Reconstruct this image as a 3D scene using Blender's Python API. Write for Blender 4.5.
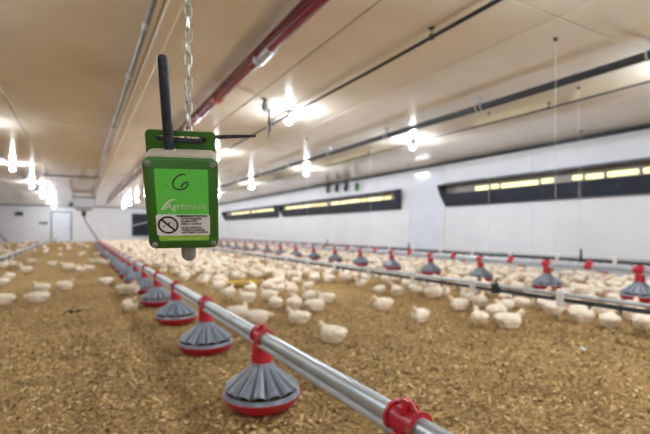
import bpy, bmesh, math, random
import numpy as np
from mathutils import Vector, Matrix, Euler

for o in list(bpy.data.objects): bpy.data.objects.remove(o)
S = bpy.context.scene
COL = S.collection
rnd = random.Random(7)
PI = math.pi

# ------------------------------------------------------------------ camera
FPX = 433.333                       # 24 mm on a 36 mm wide sensor, 650 px
CAMZ = 0.80                         # above the litter
TH = math.atan2(245.0, FPX)         # yaw to the right of the house axis (+Y)
CT, ST = math.cos(TH), math.sin(TH)
cd = bpy.data.cameras.new('camera'); cam = bpy.data.objects.new('camera', cd); COL.objects.link(cam)
cd.sensor_width = 36.0; cd.lens = 24.0
cd.shift_y = 13.0 / 650.0
cd.clip_start = 0.02; cd.clip_end = 200
cam.location = (0, 0, CAMZ); cam.rotation_euler = (PI/2, 0, -TH)
cd.dof.use_dof = True; cd.dof.focus_distance = 0.645; cd.dof.aperture_fstop = 4.6
S.camera = cam

# ------------------------------------------------------------------ world, exposure
w = bpy.data.worlds.new('world'); S.world = w; w.use_nodes = True
w.node_tree.nodes['Background'].inputs[0].default_value = (0.75, 0.83, 0.95, 1)
w.node_tree.nodes['Background'].inputs[1].default_value = 0.6
S.view_settings.view_transform = 'Standard'; S.view_settings.look = 'None'
S.view_settings.exposure = 0.42; S.view_settings.gamma = 1.0
S.view_settings.use_curve_mapping = False
BULB = 1250.0                        # strength of every lamp bulb
INLET = 1.05                         # daylight in the inlet slots

# ------------------------------------------------------------------ helpers
def ray(x, y):
    """house-space direction of a pixel, scaled to unit depth"""
    a = (x-325.0)/FPX; b = (230.0-y)/FPX
    return Vector((CT*a+ST, -ST*a+CT, b))
def on_height(x, y, z):
    d = ray(x, y); t = (z-CAMZ)/d.z
    return Vector((0, 0, CAMZ)) + d*t
def project(P):
    xc = P[0]*CT-P[1]*ST; zc = P[0]*ST+P[1]*CT
    if zc < 0.05: return None
    return 325+FPX*xc/zc, 230-FPX*(P[2]-CAMZ)/zc, zc

def mat(name, col, rough=.6, metal=0., var=0., vscale=20., bump=0., bscale=60., emit=None, estr=0., col2=None, coat=0., detail=4., spec=.5, coord='Object', dirt=None, dscale=4., dlo=.5, dhi=.7):
    m = bpy.data.materials.new(name); m.use_nodes = True
    nt = m.node_tree; N = nt.nodes; L = nt.links; b = N['Principled BSDF']
    b.inputs['Base Color'].default_value = (*col, 1); b.inputs['Roughness'].default_value = rough
    b.inputs['Metallic'].default_value = metal; b.inputs['Coat Weight'].default_value = coat
    b.inputs['Specular IOR Level'].default_value = spec
    tc = N.new('ShaderNodeTexCoord')
    last = None
    if var > 0 or col2:
        nz = N.new('ShaderNodeTexNoise'); nz.inputs['Scale'].default_value = vscale; nz.inputs['Detail'].default_value = detail
        L.new(tc.outputs[coord], nz.inputs['Vector'])
        mx = N.new('ShaderNodeMix'); mx.data_type = 'RGBA'
        c2 = col2 if col2 else tuple(max(0, c*(1-var)) for c in col)
        mx.inputs[6].default_value = (*col, 1); mx.inputs[7].default_value = (*c2, 1)
        rp = N.new('ShaderNodeMapRange'); rp.inputs[1].default_value = .35; rp.inputs[2].default_value = .65
        L.new(nz.outputs['Fac'], rp.inputs[0]); L.new(rp.outputs[0], mx.inputs[0])
        last = mx.outputs[2]
    if dirt:
        nz = N.new('ShaderNodeTexNoise'); nz.inputs['Scale'].default_value = dscale; nz.inputs['Detail'].default_value = 5
        L.new(tc.outputs[coord], nz.inputs['Vector'])
        rp = N.new('ShaderNodeMapRange'); rp.inputs[1].default_value = dlo; rp.inputs[2].default_value = dhi
        L.new(nz.outputs['Fac'], rp.inputs[0])
        mx = N.new('ShaderNodeMix'); mx.data_type = 'RGBA'
        mx.inputs[6].default_value = (*col, 1); mx.inputs[7].default_value = (*dirt, 1)
        if last: L.new(last, mx.inputs[6])
        L.new(rp.outputs[0], mx.inputs[0]); last = mx.outputs[2]
    if last: L.new(last, b.inputs['Base Color'])
    if bump > 0:
        nb = N.new('ShaderNodeTexNoise'); nb.inputs['Scale'].default_value = bscale; nb.inputs['Detail'].default_value = 4
        L.new(tc.outputs[coord], nb.inputs['Vector'])
        bp = N.new('ShaderNodeBump'); bp.inputs['Strength'].default_value = bump; bp.inputs['Distance'].default_value = .01
        L.new(nb.outputs['Fac'], bp.inputs['Height']); L.new(bp.outputs[0], b.inputs['Normal'])
    if emit:
        b.inputs['Emission Color'].default_value = (*emit, 1); b.inputs['Emission Strength'].default_value = estr
    return m

class MB:
    """collects geometry for ONE mesh object"""
    def __init__(self): self.v = []; self.f = []
    def add(self, vs, fs):
        o = len(self.v); self.v += [tuple(p) for p in vs]; self.f += [tuple(i+o for i in q) for q in fs]; return self
    def box(self, lo, hi):
        x0, y0, z0 = lo; x1, y1, z1 = hi
        return self.add([(x0,y0,z0),(x1,y0,z0),(x1,y1,z0),(x0,y1,z0),(x0,y0,z1),(x1,y0,z1),(x1,y1,z1),(x0,y1,z1)],
            [(3,2,1,0),(4,5,6,7),(0,1,5,4),(1,2,6,5),(2,3,7,6),(3,0,4,7)])
    def rings(self, rings, caps=True, closed=False):
        n = len(rings[0]); vs = [p for r in rings for p in r]; fs = []
        m = len(rings)
        for i in range(m if closed else m-1):
            a = i*n; b = ((i+1) % m)*n
            for j in range(n):
                k = (j+1) % n
                fs.append((a+j, a+k, b+k, b+j))
        if caps and not closed:
            fs.append(tuple(reversed(range(n)))); fs.append(tuple((m-1)*n+j for j in range(n)))
        return self.add(vs, fs)
    def tube(self, pts, r, n=10, caps=True, closed=False):
        pts = [Vector(p) for p in pts]; R = r if isinstance(r, (list, tuple)) else [r]*len(pts)
        rg = []; up = None
        m = len(pts)
        for i, p in enumerate(pts):
            if closed: t = pts[(i+1) % m]-pts[i-1]
            else: t = pts[min(i+1, m-1)]-pts[max(i-1, 0)]
            t.normalize()
            if up is None:
                up = Vector((0,0,1)) if abs(t.z) < .9 else Vector((1,0,0))
            s = t.cross(up).normalized(); up = s.cross(t).normalized()
            rg.append([p+s*(R[i]*math.cos(2*PI*k/n))+up*(R[i]*math.sin(2*PI*k/n)) for k in range(n)])
        # outward orientation
        rg = [list(reversed(q)) for q in rg]
        return self.rings(rg, caps, closed)
    def cyl(self, p0, p1, r, n=16, r1=None): return self.tube([p0, p1], [r, r if r1 is None else r1], n)
    def lathe(self, prof, n=24, origin=(0,0,0), caps=True):
        ox, oy, oz = origin
        return self.rings([[(ox+r*math.cos(2*PI*k/n), oy+r*math.sin(2*PI*k/n), oz+z) for k in range(n)] for r, z in prof], caps)
    def prism(self, outline, y0, y1, bev=0.):
        """outline in x,z; extruded along y (y0 is the front, -y side)"""
        if bev > 0:
            cx = sum(p[0] for p in outline)/len(outline); cz = sum(p[1] for p in outline)/len(outline)
            ex = max(abs(p[0]-cx) for p in outline); ez = max(abs(p[1]-cz) for p in outline)
            inn = [(cx+(p[0]-cx)*(1-bev/ex), cz+(p[1]-cz)*(1-bev/ez)) for p in outline]
            seq = [(inn, y0), (outline, y0+bev), (outline, y1-bev), (inn, y1)]
        else: seq = [(outline, y0), (outline, y1)]
        return self.rings([[(p[0], y, p[1]) for p in reversed(o)] for o, y in seq][::-1])
    def ringprism(self, outer, inner, y0, y1):
        rg = [[(p[0], y, p[1]) for p in o] for o, y in ((outer, y0), (outer, y1), (inner, y1), (inner, y0))]
        return self.rings(rg, closed=True)
    def ellipsoid(self, c, r, M=None, nu=16, nv=10):
        vs = []; fs = []
        for i in range(nv+1):
            t = PI*i/nv
            for j in range(nu):
                a = 2*PI*j/nu
                p = Vector((r[0]*math.sin(t)*math.cos(a), r[1]*math.sin(t)*math.sin(a), r[2]*math.cos(t)))
                if M: p = M @ p
                vs.append(p+Vector(c))
        for i in range(nv):
            for j in range(nu):
                k = (j+1) % nu
                fs.append((i*nu+j, (i+1)*nu+j, (i+1)*nu+k, i*nu+k))
        return self.add(vs, fs)
    def mesh(self, name, m=None, smooth=True, angle=35):
        me = bpy.data.meshes.new(name); me.from_pydata(self.v, [], self.f)
        bm = bmesh.new(); bm.from_mesh(me)
        bmesh.ops.remove_doubles(bm, verts=bm.verts, dist=1e-6)
        bmesh.ops.recalc_face_normals(bm, faces=bm.faces)
        bm.to_mesh(me); bm.free()
        if smooth:
            me.shade_smooth(); me.set_sharp_from_angle(angle=math.radians(angle))
        if m: me.materials.append(m)
        return me

def link(name, me, parent=None, loc=None, rot=None):
    o = bpy.data.objects.new(name, me); COL.objects.link(o)
    if parent: o.parent = parent
    if loc is not None: o.location = loc
    if rot is not None: o.rotation_euler = rot
    return o
def part(name, mb, m, parent, loc=None, rot=None, label=None, **k):
    o = link(name, mb.mesh(name, m, **k) if isinstance(mb, MB) else mb, parent, loc, rot)
    if label: o['label'] = label
    return o
def tag(o, label, cat, group=None):
    o['label'] = label; o['category'] = cat
    if group: o['group'] = group
    return o
def thing(name, label, cat, loc=(0,0,0), rot=(0,0,0), group=None):
    o = link(name, None, None, loc, rot); o.empty_display_size = .1
    return tag(o, label, cat, group)
def struct(name, mb, m, parent=None, **k):
    o = part(name, mb, m, parent, **k)
    if not parent: o['kind'] = 'structure'
    return o
def copy_tree(o, parent=None):
    c = o.copy(); COL.objects.link(c); c.parent = parent
    for ch in list(o.children): copy_tree(ch, c)
    return c
ORD = ['first','second','third','fourth','fifth','sixth','seventh','eighth','ninth','tenth','eleventh','twelfth','thirteenth','fourteenth','fifteenth','sixteenth','seventeenth','eighteenth','nineteenth','twentieth']
def rrect(w, h, r, n=5, cx=0, cz=0):
    pts = []
    for (sx, sz, a0) in ((1,1,0),(-1,1,90),(-1,-1,180),(1,-1,270)):
        for k in range(n):
            a = math.radians(a0+90*k/(n-1))
            pts.append((cx+sx*(w/2-r)+r*math.cos(a), cz+sz*(h/2-r)+r*math.sin(a)))
    return pts

# ------------------------------------------------------------------ materials
M = {}
M['wall'] = mat('white_wall', (.775,.785,.855), .45, var=.05, vscale=1.5, bump=.03, bscale=8)
M['ceil'] = mat('ceiling_panel', (.85,.785,.705), .11, spec=.22, var=.04, vscale=1.2, dirt=(.70,.60,.48), dscale=.9, dlo=.5, dhi=.85)
M['ceilback'] = mat('ceiling_back', (.25,.20,.15), .8)
M['dooralu'] = mat('pale_blue_panel', (.71,.755,.88), .45, var=.05, vscale=3)
M['navy'] = mat('navy_plastic', (.035,.048,.075), .45, var=.2, vscale=6)
M['navytop'] = mat('grey_brown_baffle', (.30,.27,.24), .4, var=.15, vscale=5)
M['slot'] = mat('daylight_slot', (.5,.45,.25), .5, emit=(1.0,.93,.46), estr=INLET)
M['slot2'] = mat('daylight_slot_warm', (.5,.4,.2), .5, emit=(1.0,.76,.30), estr=INLET*.85)
M['bulb'] = mat('bulb_glass', (1,1,1), .3, emit=(.90,.96,1.0), estr=BULB)
M['tubelamp'] = mat('lamp_diffuser', (1,1,1), .3, emit=(1,.98,.95), estr=4)
M['whitepl'] = mat('white_plastic', (.80,.79,.77), .45, var=.08, vscale=30)
M['black'] = mat('black_plastic', (.016,.021,.036), .5, var=.4, vscale=80, dirt=(.12,.13,.16), dscale=160, dlo=.60, dhi=.72)
M['dark'] = mat('dark_metal', (.055,.065,.075), .45, metal=.4, var=.2, vscale=12)
M['greypipe'] = mat('grey_pipe', (.20,.22,.25), .4, metal=.3, var=.2, vscale=14)
M['steel'] = mat('galvanised_steel', (.47,.53,.58), .40, metal=.55, var=.15, vscale=10, bump=.03, bscale=40)
M['steelpale'] = mat('pale_steel', (.54,.58,.63), .42, metal=.45, var=.12, vscale=14)
M['red'] = mat('red_plastic', (.53,.012,.035), .38, var=.2, vscale=18, dirt=(.42,.16,.13), dscale=30, dlo=.58, dhi=.8)
M['redpipe'] = mat('red_pipe', (.25,.008,.045), .25, var=.15, vscale=9, coat=.3)
M['maroon'] = mat('maroon_pipe', (.20,.010,.035), .25, var=.15, vscale=9)
M['pangrey'] = mat('grey_pan_plastic', (.205,.238,.30), .30, var=.15, vscale=25, dirt=(.30,.29,.29), dscale=22, dlo=.55, dhi=.80)
M['feed'] = mat('feed', (.36,.22,.10), .9, var=.5, vscale=160, bump=.6, bscale=200)
M['green'] = mat('green_cover', (.036,.150,.020), .45, var=.12, vscale=40, dirt=(.07,.19,.04), dscale=50, dlo=.58, dhi=.75)
M['lime'] = mat('lime_label', (.13,.66,.10), .4, var=.05, vscale=30, coat=.2)
M['limeyellow'] = mat('yellow_green_print', (.32,.60,.07), .45)
M['beige'] = mat('dusty_grey_plastic', (.62,.55,.45), .6, var=.12, vscale=50, bump=.1, bscale=150)
M['print_white'] = mat('white_print', (.72,.80,.66), .5)
M['print_pale'] = mat('pale_print', (.55,.70,.44), .5)
M['print_yellow'] = mat('yellow_print', (.72,.78,.30), .5)
M['sticker'] = mat('sticker_white', (.80,.80,.82), .5, var=.04, vscale=60)
M['ink'] = mat('black_ink', (.012,.012,.016), .5)
M['inkgreen'] = mat('marker_ink', (.012,.05,.014), .5)
M['gland'] = mat('grey_gland', (.30,.32,.34), .55, var=.1, vscale=60)
M['screw'] = mat('screw_steel', (.36,.37,.38), .35, metal=.8, var=.2, vscale=300)
M['chain'] = mat('zinc_chain', (.66,.66,.62), .38, metal=.55, var=.25, vscale=120, dirt=(.40,.34,.27), dscale=60, dlo=.5, dhi=.75)
M['yellow'] = mat('yellow_plastic', (.78,.55,.03), .5, var=.1, vscale=20)
M['hosegreen'] = mat('green_hose', (.03,.22,.06), .5)
M['cord'] = mat('pale_cord', (.62,.62,.62), .6)
M['hopper'] = mat('galvanised_hopper', (.58,.60,.68), .45, metal=.2, var=.1, vscale=6)
M['clump'] = mat('dark_clump', (.05,.035,.02), .95, var=.4, vscale=60, bump=.6, bscale=90)

# litter: wood shavings
def litter_mat():
    m = bpy.data.materials.new('litter'); m.use_nodes = True
    nt = m.node_tree; N = nt.nodes; L = nt.links; b = N['Principled BSDF']; b.inputs['Roughness'].default_value = .95
    b.inputs['Specular IOR Level'].default_value = .2
    tc = N.new('ShaderNodeTexCoord')
    def noise(sc, det=4, rough=.6):
        n = N.new('ShaderNodeTexNoise'); n.inputs['Scale'].default_value = sc; n.inputs['Detail'].default_value = det
        n.inputs['Roughness'].default_value = rough
        L.new(tc.outputs['Object'], n.inputs['Vector']); return n
    fine = noise(55, 6, .7); mid = noise(9, 4); big = noise(1.1, 4)
    cr = N.new('ShaderNodeValToRGB'); e = cr.color_ramp.elements
    e[0].position = .30; e[0].color = (0.121,0.070,0.026,1); e[1].position = .72; e[1].color = (0.795,0.556,0.263,1)
    x = e.new(.47); x.color = (0.383,0.241,0.092,1); x = e.new(.58); x.color = (0.568,0.383,0.159,1)
    L.new(fine.outputs['Fac'], cr.inputs['Fac'])
    def mul(src, n, lo, hi, c):
        mr = N.new('ShaderNodeMapRange'); mr.inputs[1].default_value = lo; mr.inputs[2].default_value = hi
        L.new(n.outputs['Fac'], mr.inputs[0])
        mx = N.new('ShaderNodeMix'); mx.data_type = 'RGBA'; mx.blend_type = 'MULTIPLY'
        L.new(mr.outputs[0], mx.inputs[0]); L.new(src, mx.inputs[6]); mx.inputs[7].default_value = (*c, 1); return mx.outputs[2]
    c = mul(cr.outputs[0], mid, .45, .75, (.68,.66,.62)); c = mul(c, big, .45, .7, (.72,.68,.62))
    L.new(c, b.inputs['Base Color'])
    bp = N.new('ShaderNodeBump'); bp.inputs['Strength'].default_value = .9; bp.inputs['Distance'].default_value = .02
    L.new(fine.outputs['Fac'], bp.inputs['Height']); L.new(bp.outputs[0], b.inputs['Normal'])
    return m
M['litter'] = litter_mat()
def flake_mat():
    m = bpy.data.materials.new('shavings'); m.use_nodes = True
    nt = m.node_tree; N = nt.nodes; L = nt.links; b = N['Principled BSDF']; b.inputs['Roughness'].default_value = .85
    g = N.new('ShaderNodeNewGeometry'); cr = N.new('ShaderNodeValToRGB'); e = cr.color_ramp.elements
    e[0].position = 0; e[0].color = (0.213,0.124,0.045,1); e[1].position = 1; e[1].color = (0.850,0.717,0.383,1)
    x = e.new(.45); x.color = (0.497,0.329,0.132,1); x = e.new(.85); x.color = (0.682,0.483,0.220,1)
    tc = N.new('ShaderNodeTexCoord'); nz = N.new('ShaderNodeTexNoise'); nz.inputs['Scale'].default_value = 5.0; nz.inputs['Detail'].default_value = 4
    L.new(tc.outputs['Object'], nz.inputs['Vector'])
    mr = N.new('ShaderNodeMapRange'); mr.inputs[1].default_value = .42; mr.inputs[2].default_value = .70; L.new(nz.outputs['Fac'], mr.inputs[0])
    mx = N.new('ShaderNodeMix'); mx.data_type = 'RGBA'; mx.blend_type = 'MULTIPLY'; mx.inputs[7].default_value = (.62,.60,.58,1)
    L.new(mr.outputs[0], mx.inputs[0]); L.new(cr.outputs[0], mx.inputs[6])
    L.new(g.outputs['Random Per Island'], cr.inputs['Fac']); L.new(mx.outputs[2], b.inputs['Base Color'])
    return m
M['flake'] = flake_mat()

# ------------------------------------------------------------------ the house
CEIL = 2.42; XR = 7.58; XL = -7.6; YB = 34.0; YF = -9.0
HC = CEIL-CAMZ
# floor with a gently uneven surface
def floor_z(x, y):
    return (-.018*math.exp(-((x-.40)/.10)**2) + .006*math.sin(2.1*x+1.3*math.sin(1.1*y)) + .005*math.sin(2.7*y+.8*x) + .004*math.sin(5.3*x-3.9*y))
xs = np.linspace(XL, XR, 110); ys = np.concatenate([np.linspace(YF, 0, 30)[:-1], np.linspace(0, 9, 90)[:-1], np.linspace(9, YB, 70)])
fm = MB(); fm.v = [(x, y, floor_z(x, y)) for y in ys for x in xs]
nx = len(xs); fm.f = [(j*nx+i, j*nx+i+1, (j+1)*nx+i+1, (j+1)*nx+i) for j in range(len(ys)-1) for i in range(nx-1)]
FLOOR = struct('floor', fm, M['litter'])
# ceiling: slab and sheet panels below it
ceiling = struct('ceiling', MB().box((XL, YF, CEIL+.012), (XR, YB, CEIL+.10)), M['ceilback'])
seams = [XL] + [x for x in (.525+1.32*k for k in range(-6, 6)) if XL+.3 < x < XR-.2] + [XR]
ylist = [YF, -3.6, 2.0, 7.6, 13.2, 18.8, 24.4, YB]
for i in range(len(seams)-1):
    for j in range(len(ylist)-1):
        x0, x1 = seams[i]+.005, seams[i+1]-.005; y0, y1 = ylist[j]+.004, ylist[j+1]-.004
        b = MB(); b.rings([[(x0,y0,CEIL+.012),(x1,y0,CEIL+.012),(x1,y1,CEIL+.012),(x0,y1,CEIL+.012)],
                           [(x0,y0,CEIL+.004),(x1,y0,CEIL+.004),(x1,y1,CEIL+.004),(x0,y1,CEIL+.004)],
                           [(x0+.006,y0+.006,CEIL),(x1-.006,y0+.006,CEIL),(x1-.006,y1-.006,CEIL),(x0+.006,y1-.006,CEIL)]])
        part('ceiling_panel', b, M['ceil'], ceiling, smooth=False)
wr = struct('wall_right', MB().box((XR+.012, YF, -.05), (XR+.15, YB, CEIL+.1)), M['wall'])
yy = YF; k = 0
edges = [YF, -6.6, -4.2, -1.8, .6, 3.0, 5.3, 7.62, 8.86, 11.0, 13.4, 15.8, 18.2, 20.6, 23.0, 25.4, 27.8, 30.2, 32.2, YB]
for y0, y1 in zip(edges[:-1], edges[1:]):
    if abs(y0-7.62) < .01: continue
    part('wall_panel', MB().prism([(y0+.003, -.05),(y1-.003, -.05),(y1-.003, CEIL),(y0+.003, CEIL)], -.012, .012, .003), M['wall'], wr, loc=(XR+.012, 0, 0), rot=(0,0,PI/2), smooth=False)
wb = struct('wall_back', MB().box((XL-.15, YB+.012, -.05), (XR+.15, YB+.15, CEIL+.1)), M['wall'])
bx = [XL+i*(XR-XL)/8 for i in range(9)]
for x0, x1 in zip(bx[:-1], bx[1:]):
    part('wall_panel', MB().prism([(x0+.003,-.05),(x1-.003,-.05),(x1-.003,CEIL),(x0+.003,CEIL)], YB, YB+.02, .003), M['wall'], wb, smooth=False)
struct('wall_left', MB().box((XL-.15, YF, -.05), (XL, YB, CEIL+.1)), M['wall'])
struct('wall_front', MB().box((XL-.15, YF-.15, -.05), (XR+.15, YF, CEIL+.1)), M['wall'])
struct('trim_1', MB().prism([(XR-.05, CEIL),(XR, CEIL),(XR, CEIL-.07),(XR-.012, CEIL-.07),(XR-.012, CEIL-.014),(XR-.05, CEIL-.014)], YF, YB), M['dark'], smooth=False)
struct('trim_2', MB().box((XL, YB-.03, CEIL-.06), (XR-.06, YB, CEIL)), M['greypipe'], smooth=False)
# pale batten that covers the seam above the sensor, and a transverse one
struct('trim_3', MB().prism([(.54,CEIL),(.65,CEIL),(.64,CEIL-.008),(.55,CEIL-.008)], YF, YB), mat('pale_batten', (.84,.765,.67), .35, spec=.25), smooth=False)
# side door in the right wall
d1 = struct('door_1', MB().prism([(7.66,0.02),(8.82,0.02),(8.82,CEIL-.16),(7.66,CEIL-.16)], -.03, .015, .006), M['dooralu'], smooth=False)
d1.location = (XR+.012, 0, 0); d1.rotation_euler = (0,0,PI/2)
part('door_frame', MB().ringprism([(7.62,-.05),(8.86,-.05),(8.86,CEIL-.10),(7.62,CEIL-.10)], [(7.66,.0),(8.82,.0),(8.82,CEIL-.15),(7.66,CEIL-.15)], -.035, .02), M['wall'], d1, smooth=False)
part('door_handle', MB().box((8.66,-.022-.05,.93),(8.76,-.03,.97)).box((8.735,-.035,.90),(8.765,-.02,1.0)), M['dark'], d1)
part('header_panel', MB().box((7.62,-.01,CEIL-.10),(8.86,.012,CEIL)), M['wall'], d1, smooth=False)
d1['label'] = 'pale blue side door in the right wall between two air inlets'
# end door in the back wall
d2 = struct('door_2', MB().prism([(-1.62,.0),(-.55,.0),(-.55,1.98),(-1.62,1.98)], YB-.05, YB+.0, .006), M['dooralu'], smooth=False)
part('door_frame', MB().ringprism([(-1.70,-.03),(-.47,-.03),(-.47,2.05),(-1.70,2.05)], [(-1.62,.02),(-.55,.02),(-.55,1.97),(-1.62,1.97)], YB-.06, YB), M['greypipe'], d2, smooth=False)
part('door_handle', MB().box((-.70,YB-.11,.95),(-.60,YB-.045,.98)), M['dark'], d2)
d2['label'] = 'pale door in the far end wall'

# air inlets along the right wall -------------------------------------------------
def inlet(y0, y1, label, seed, slots):
    r = random.Random(seed)
    t = thing('air_inlet', label, 'air inlet', (XR, 0, CAMZ), group='air inlets along the right wall')
    X = 0.0
    z_top, z_bot = 1.10, .58
    # back pan
    part('back_panel', MB().box((-.03, y0, z_bot+.05), (0, y1, z_top)), M['navytop'], t, smooth=False)
    # hood on top sloping out
    part('hood', MB().prism([(-.30,z_top-.075),(-.30,z_top-.055),(-.02,z_top+.015),(0,z_top+.015),(0,z_top-.005),(-.02,z_top-.005)], y0, y1), M['navy'], t, smooth=False)
    # baffle door: dark sloping plate below the slot
    part('baffle', MB().prism([(-.20,z_bot+.245),(-.18,z_bot+.255),(-.0,z_bot+.02),(0,z_bot-.005),(-.03,z_bot-.005)], y0+.03, y1-.03), M['navy'], t, smooth=False)
    for ye in (y0, y1-.02):
        part('end_plate', MB().prism([(-.30,z_top-.075),(-.02,z_top+.015),(0,z_top+.015),(0,z_bot-.02),(-.03,z_bot-.02),(-.21,z_bot+.23)], ye, ye+.02), M['navy'], t, smooth=False)
    part('sill', MB().box((-.06, y0+.03, z_bot-.03), (0, y1-.03, z_bot-.006)), M['navy'], t, smooth=False)
    for a, b_ in slots:
        warm = r.random() < .3
        o = part('slot_pane', MB().prism(rrect(b_-a-.06, .085, .02, 4, 0, 0), -.006, .006), M['slot2'] if warm else M['slot'], t, loc=(-.045, (a+b_)/2, z_bot+.33+r.uniform(-.006,.006)), rot=(0,0,-PI/2))
        o['label'] = 'bright daylight slot'
        part('slot_divider', MB().box((-.06, b_-.03, z_bot+.26), (-.03, b_+.01, z_bot+.40)), M['navytop'], t, smooth=False)
    y = y0+.9
    while y < y1-.3:
        part('bolt_cap', MB().lathe([(.022,0),(.020,.010),(.008,.014)], 10), M['greypipe'], t, loc=(-.115, y, z_bot+.14), rot=(0,-math.radians(128)+PI/2,0)); y += 1.3
    return t
def slot_list(y0, y1, seed, gaps=()):
    r = random.Random(seed); out = []; y = y0
    while y < y1-.3:
        l = r.choice([.34,.42,.8,.95,.9]); e = min(y+l, y1)
        if not any(y < g1 and e > g0 for g0, g1 in gaps): out.append((y, e))
        y = e
    return out
def split(edges, skip=()):
    return [(a, b_) for a, b_ in zip(edges[:-1], edges[1:]) if a not in skip]
near_e = [.45,1.0,1.35,1.9,2.4,2.9,3.42,3.94,4.29,4.52,4.81,5.11,6.0,6.25,6.67]
inlet(.2, 7.55, 'long dark air inlet with glowing slots, rightmost on the white side wall', 3, split(near_e, (4.52,)))
mid_e = [9.55,9.95,10.7,11.1,11.8,12.3,12.9,13.15,13.9,14.3,15.0,15.5,16.1,16.7]
inlet(9.2, 17.0, 'long dark air inlet with glowing slots, middle one of the right wall', 4, split(mid_e, (12.9,)))
far_e = [17.85,18.5,19.3,20.0,20.9,21.2,22.0,22.8,23.5,24.2]
inlet(17.5, 25.4, 'dark air inlet with glowing slots, farthest one just beside the green sensor box', 5, split(far_e, (20.9,)))

# small things on the right wall
t = thing('wall_lamp', 'small lit tube lamp high on the right wall above the pale blue door', 'lamp', (XR, 8.35, CEIL-.20))
part('housing', MB().box((-.06,-.22,0),(0,.22,.03)), M['whitepl'], t, smooth=False)
part('diffuser', MB().prism(rrect(.42,.03,.012,4,0,0), -.03, .03), M['tubelamp'], t, loc=(-.045,0,-.012), rot=(0,0,-PI/2))
def coil(px, m, lab, r):
    d = ray(px[0], px[1]); q = d*((XR-.05)/d.x); p = Vector((0,0,CAMZ))+q
    t = thing('hose_coil', lab, 'hose', (XR, p.y, p.z))
    part('hook', MB().tube([(0,0,r),(-.07,0,r),(-.09,0,r+.03)], .008, 6), M['dark'], t)
    pts = [(-.05+.012*math.sin(3*a), r*.62*math.cos(a), -.0+r*math.sin(a)) for a in (2*PI*k/20 for k in range(20))]
    b = MB(); b.tube(pts, .022, 6, closed=True); b.tube([(p_[0]-.03, p_[1]*.85, p_[2]*.9-.01) for p_ in pts], .02, 6, closed=True)
    part('hose', b, m, t)
coil((328,189), M['dark'], 'dark hose coil on the right wall, farthest of the three above an inlet', .13)
coil((337,188), M['dark'], 'dark hose coil on the right wall, middle of the three above an inlet', .12)
coil((346,187), M['dark'], 'dark hose coil on the right wall, closest to the green coil', .13)
coil((357,187), M['hosegreen'], 'green hose coil hanging on the right wall above an inlet', .11)

# back wall: shuttered fan and fittings
t = thing('wall_fan', 'dark shuttered fan opening in the far end wall behind the sensor box', 'fan', (5.0, YB, CAMZ-.42))
part('frame', MB().ringprism(rrect(3.5,1.62,.03,3,0,.80), rrect(3.3,1.44,.02,3,0,.80), -.12, 0), M['navy'], t, smooth=False)
part('backing', MB().box((-1.66,-.03,.07),(1.66,0,1.53)), M['black'], t, smooth=False)
for i in range(12):
    part('slat', MB().box((-1.64,-.006,-.06),(1.64,.006,.06)), M['navy'], t, loc=(0,-.07,.145+i*.119), rot=(math.radians(28),0,0), smooth=False)
part('brace', MB().tube([(-1.72,-.16,.72),(-.3,-.16,1.12)], .028, 8), M['whitepl'], t, label='white sloping bar')
t = thing('control_box', 'small dark box high on the far end wall, left side', 'box', (-3.4, YB, 1.85))
part('case', MB().prism(rrect(.42,.26,.03,3), -.12, 0, .01), M['greypipe'], t); part('lid', MB().prism(rrect(.36,.20,.02,3), -.14, -.12, .006), M['dark'], t)
t = thing('wall_sign', 'small grey plate on the far end wall left of the door', 'sign', (-2.1, YB, 1.25))
part('plate', MB().prism(rrect(.46,.14,.01,3), -.012, 0), M['greypipe'], t); part('rim', MB().ringprism(rrect(.48,.16,.01,3), rrect(.44,.12,.01,3), -.018, 0), M['dark'], t)
t = thing('auger_tube', 'dark sloping auger tube against the far end wall, far left', 'tube', (-4.4, YB-1.0, 0))
part('tube', MB().tube([(-.9,0,1.65),(.55,0,.02)], .05, 10), M['greypipe'], t); part('collar', MB().tube([(-.2,0,.865),(-.12,0,.775)], .07, 10), M['dark'], t)

# ------------------------------------------------------------------ ceiling pipes
def pipe_run(name, x, z, r, m, y0, y1, label, cat, joints=(), jm=None, step=None, sag=.0):
    t = thing(name, label, cat, (x, y0, z))
    pts = []; n = 24
    for k in range(n+1):
        y = (y1-y0)*k/n; pts.append((.006*math.sin(y*.9), y, .004*math.sin(1.7*y+.5)-sag))
    part('tube', MB().tube(pts, r, 14), m, t)
    for y in joints:
        part('joint', MB().tube([(0,y-y0-.05,0),(0,y-y0-.045,0),(0,y-y0+.045,0),(0,y-y0+.05,0)], [r*.9,r*1.35,r*1.35,r*.9], 14), jm or m, t)
    if step:
        y = step[0]
        while y < y1:
            if y > y0:
                b = MB(); b.tube([(r*1.15*math.sin(a)*1.1, y-y0, -r*1.15*math.cos(a)) for a in (2*PI*k/14 for k in range(14))], .008, 6, closed=True)
                b.cyl((0,y-y0,r), (0,y-y0,CEIL-z), .006, 6); b.box((-.02,y-y0-.02,CEIL-z-.01),(.02,y-y0+.02,CEIL-z))
                part('hanger', b, M['steelpale'] if name != 'conduit' else M['dark'], t)
            y += step[1]
    return t
pipe_run('ceiling_pipe', .42, CAMZ+1.50, .020, M['greypipe'], -4, 21, 'thin grey pipe running along the ceiling above the sensor antenna', 'pipe', joints=(2.6,3.4,4.6,6.5,9.5), jm=M['steelpale'], step=(2.2,2.4))
t = pipe_run('red_pipe', 1.36, CAMZ+1.50, .046, M['redpipe'], -4, 27, 'thick red feed pipe crossing under the ceiling behind the chain', 'pipe', joints=(4.9,8.4,12.0,15.6), jm=M['red'], step=(1.42,2.13))
part('wire', MB().tube([(-.055,0,.045),(-.05,10,.05),(-.055,31,.045)], .010, 6), M['greypipe'], t)
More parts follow.
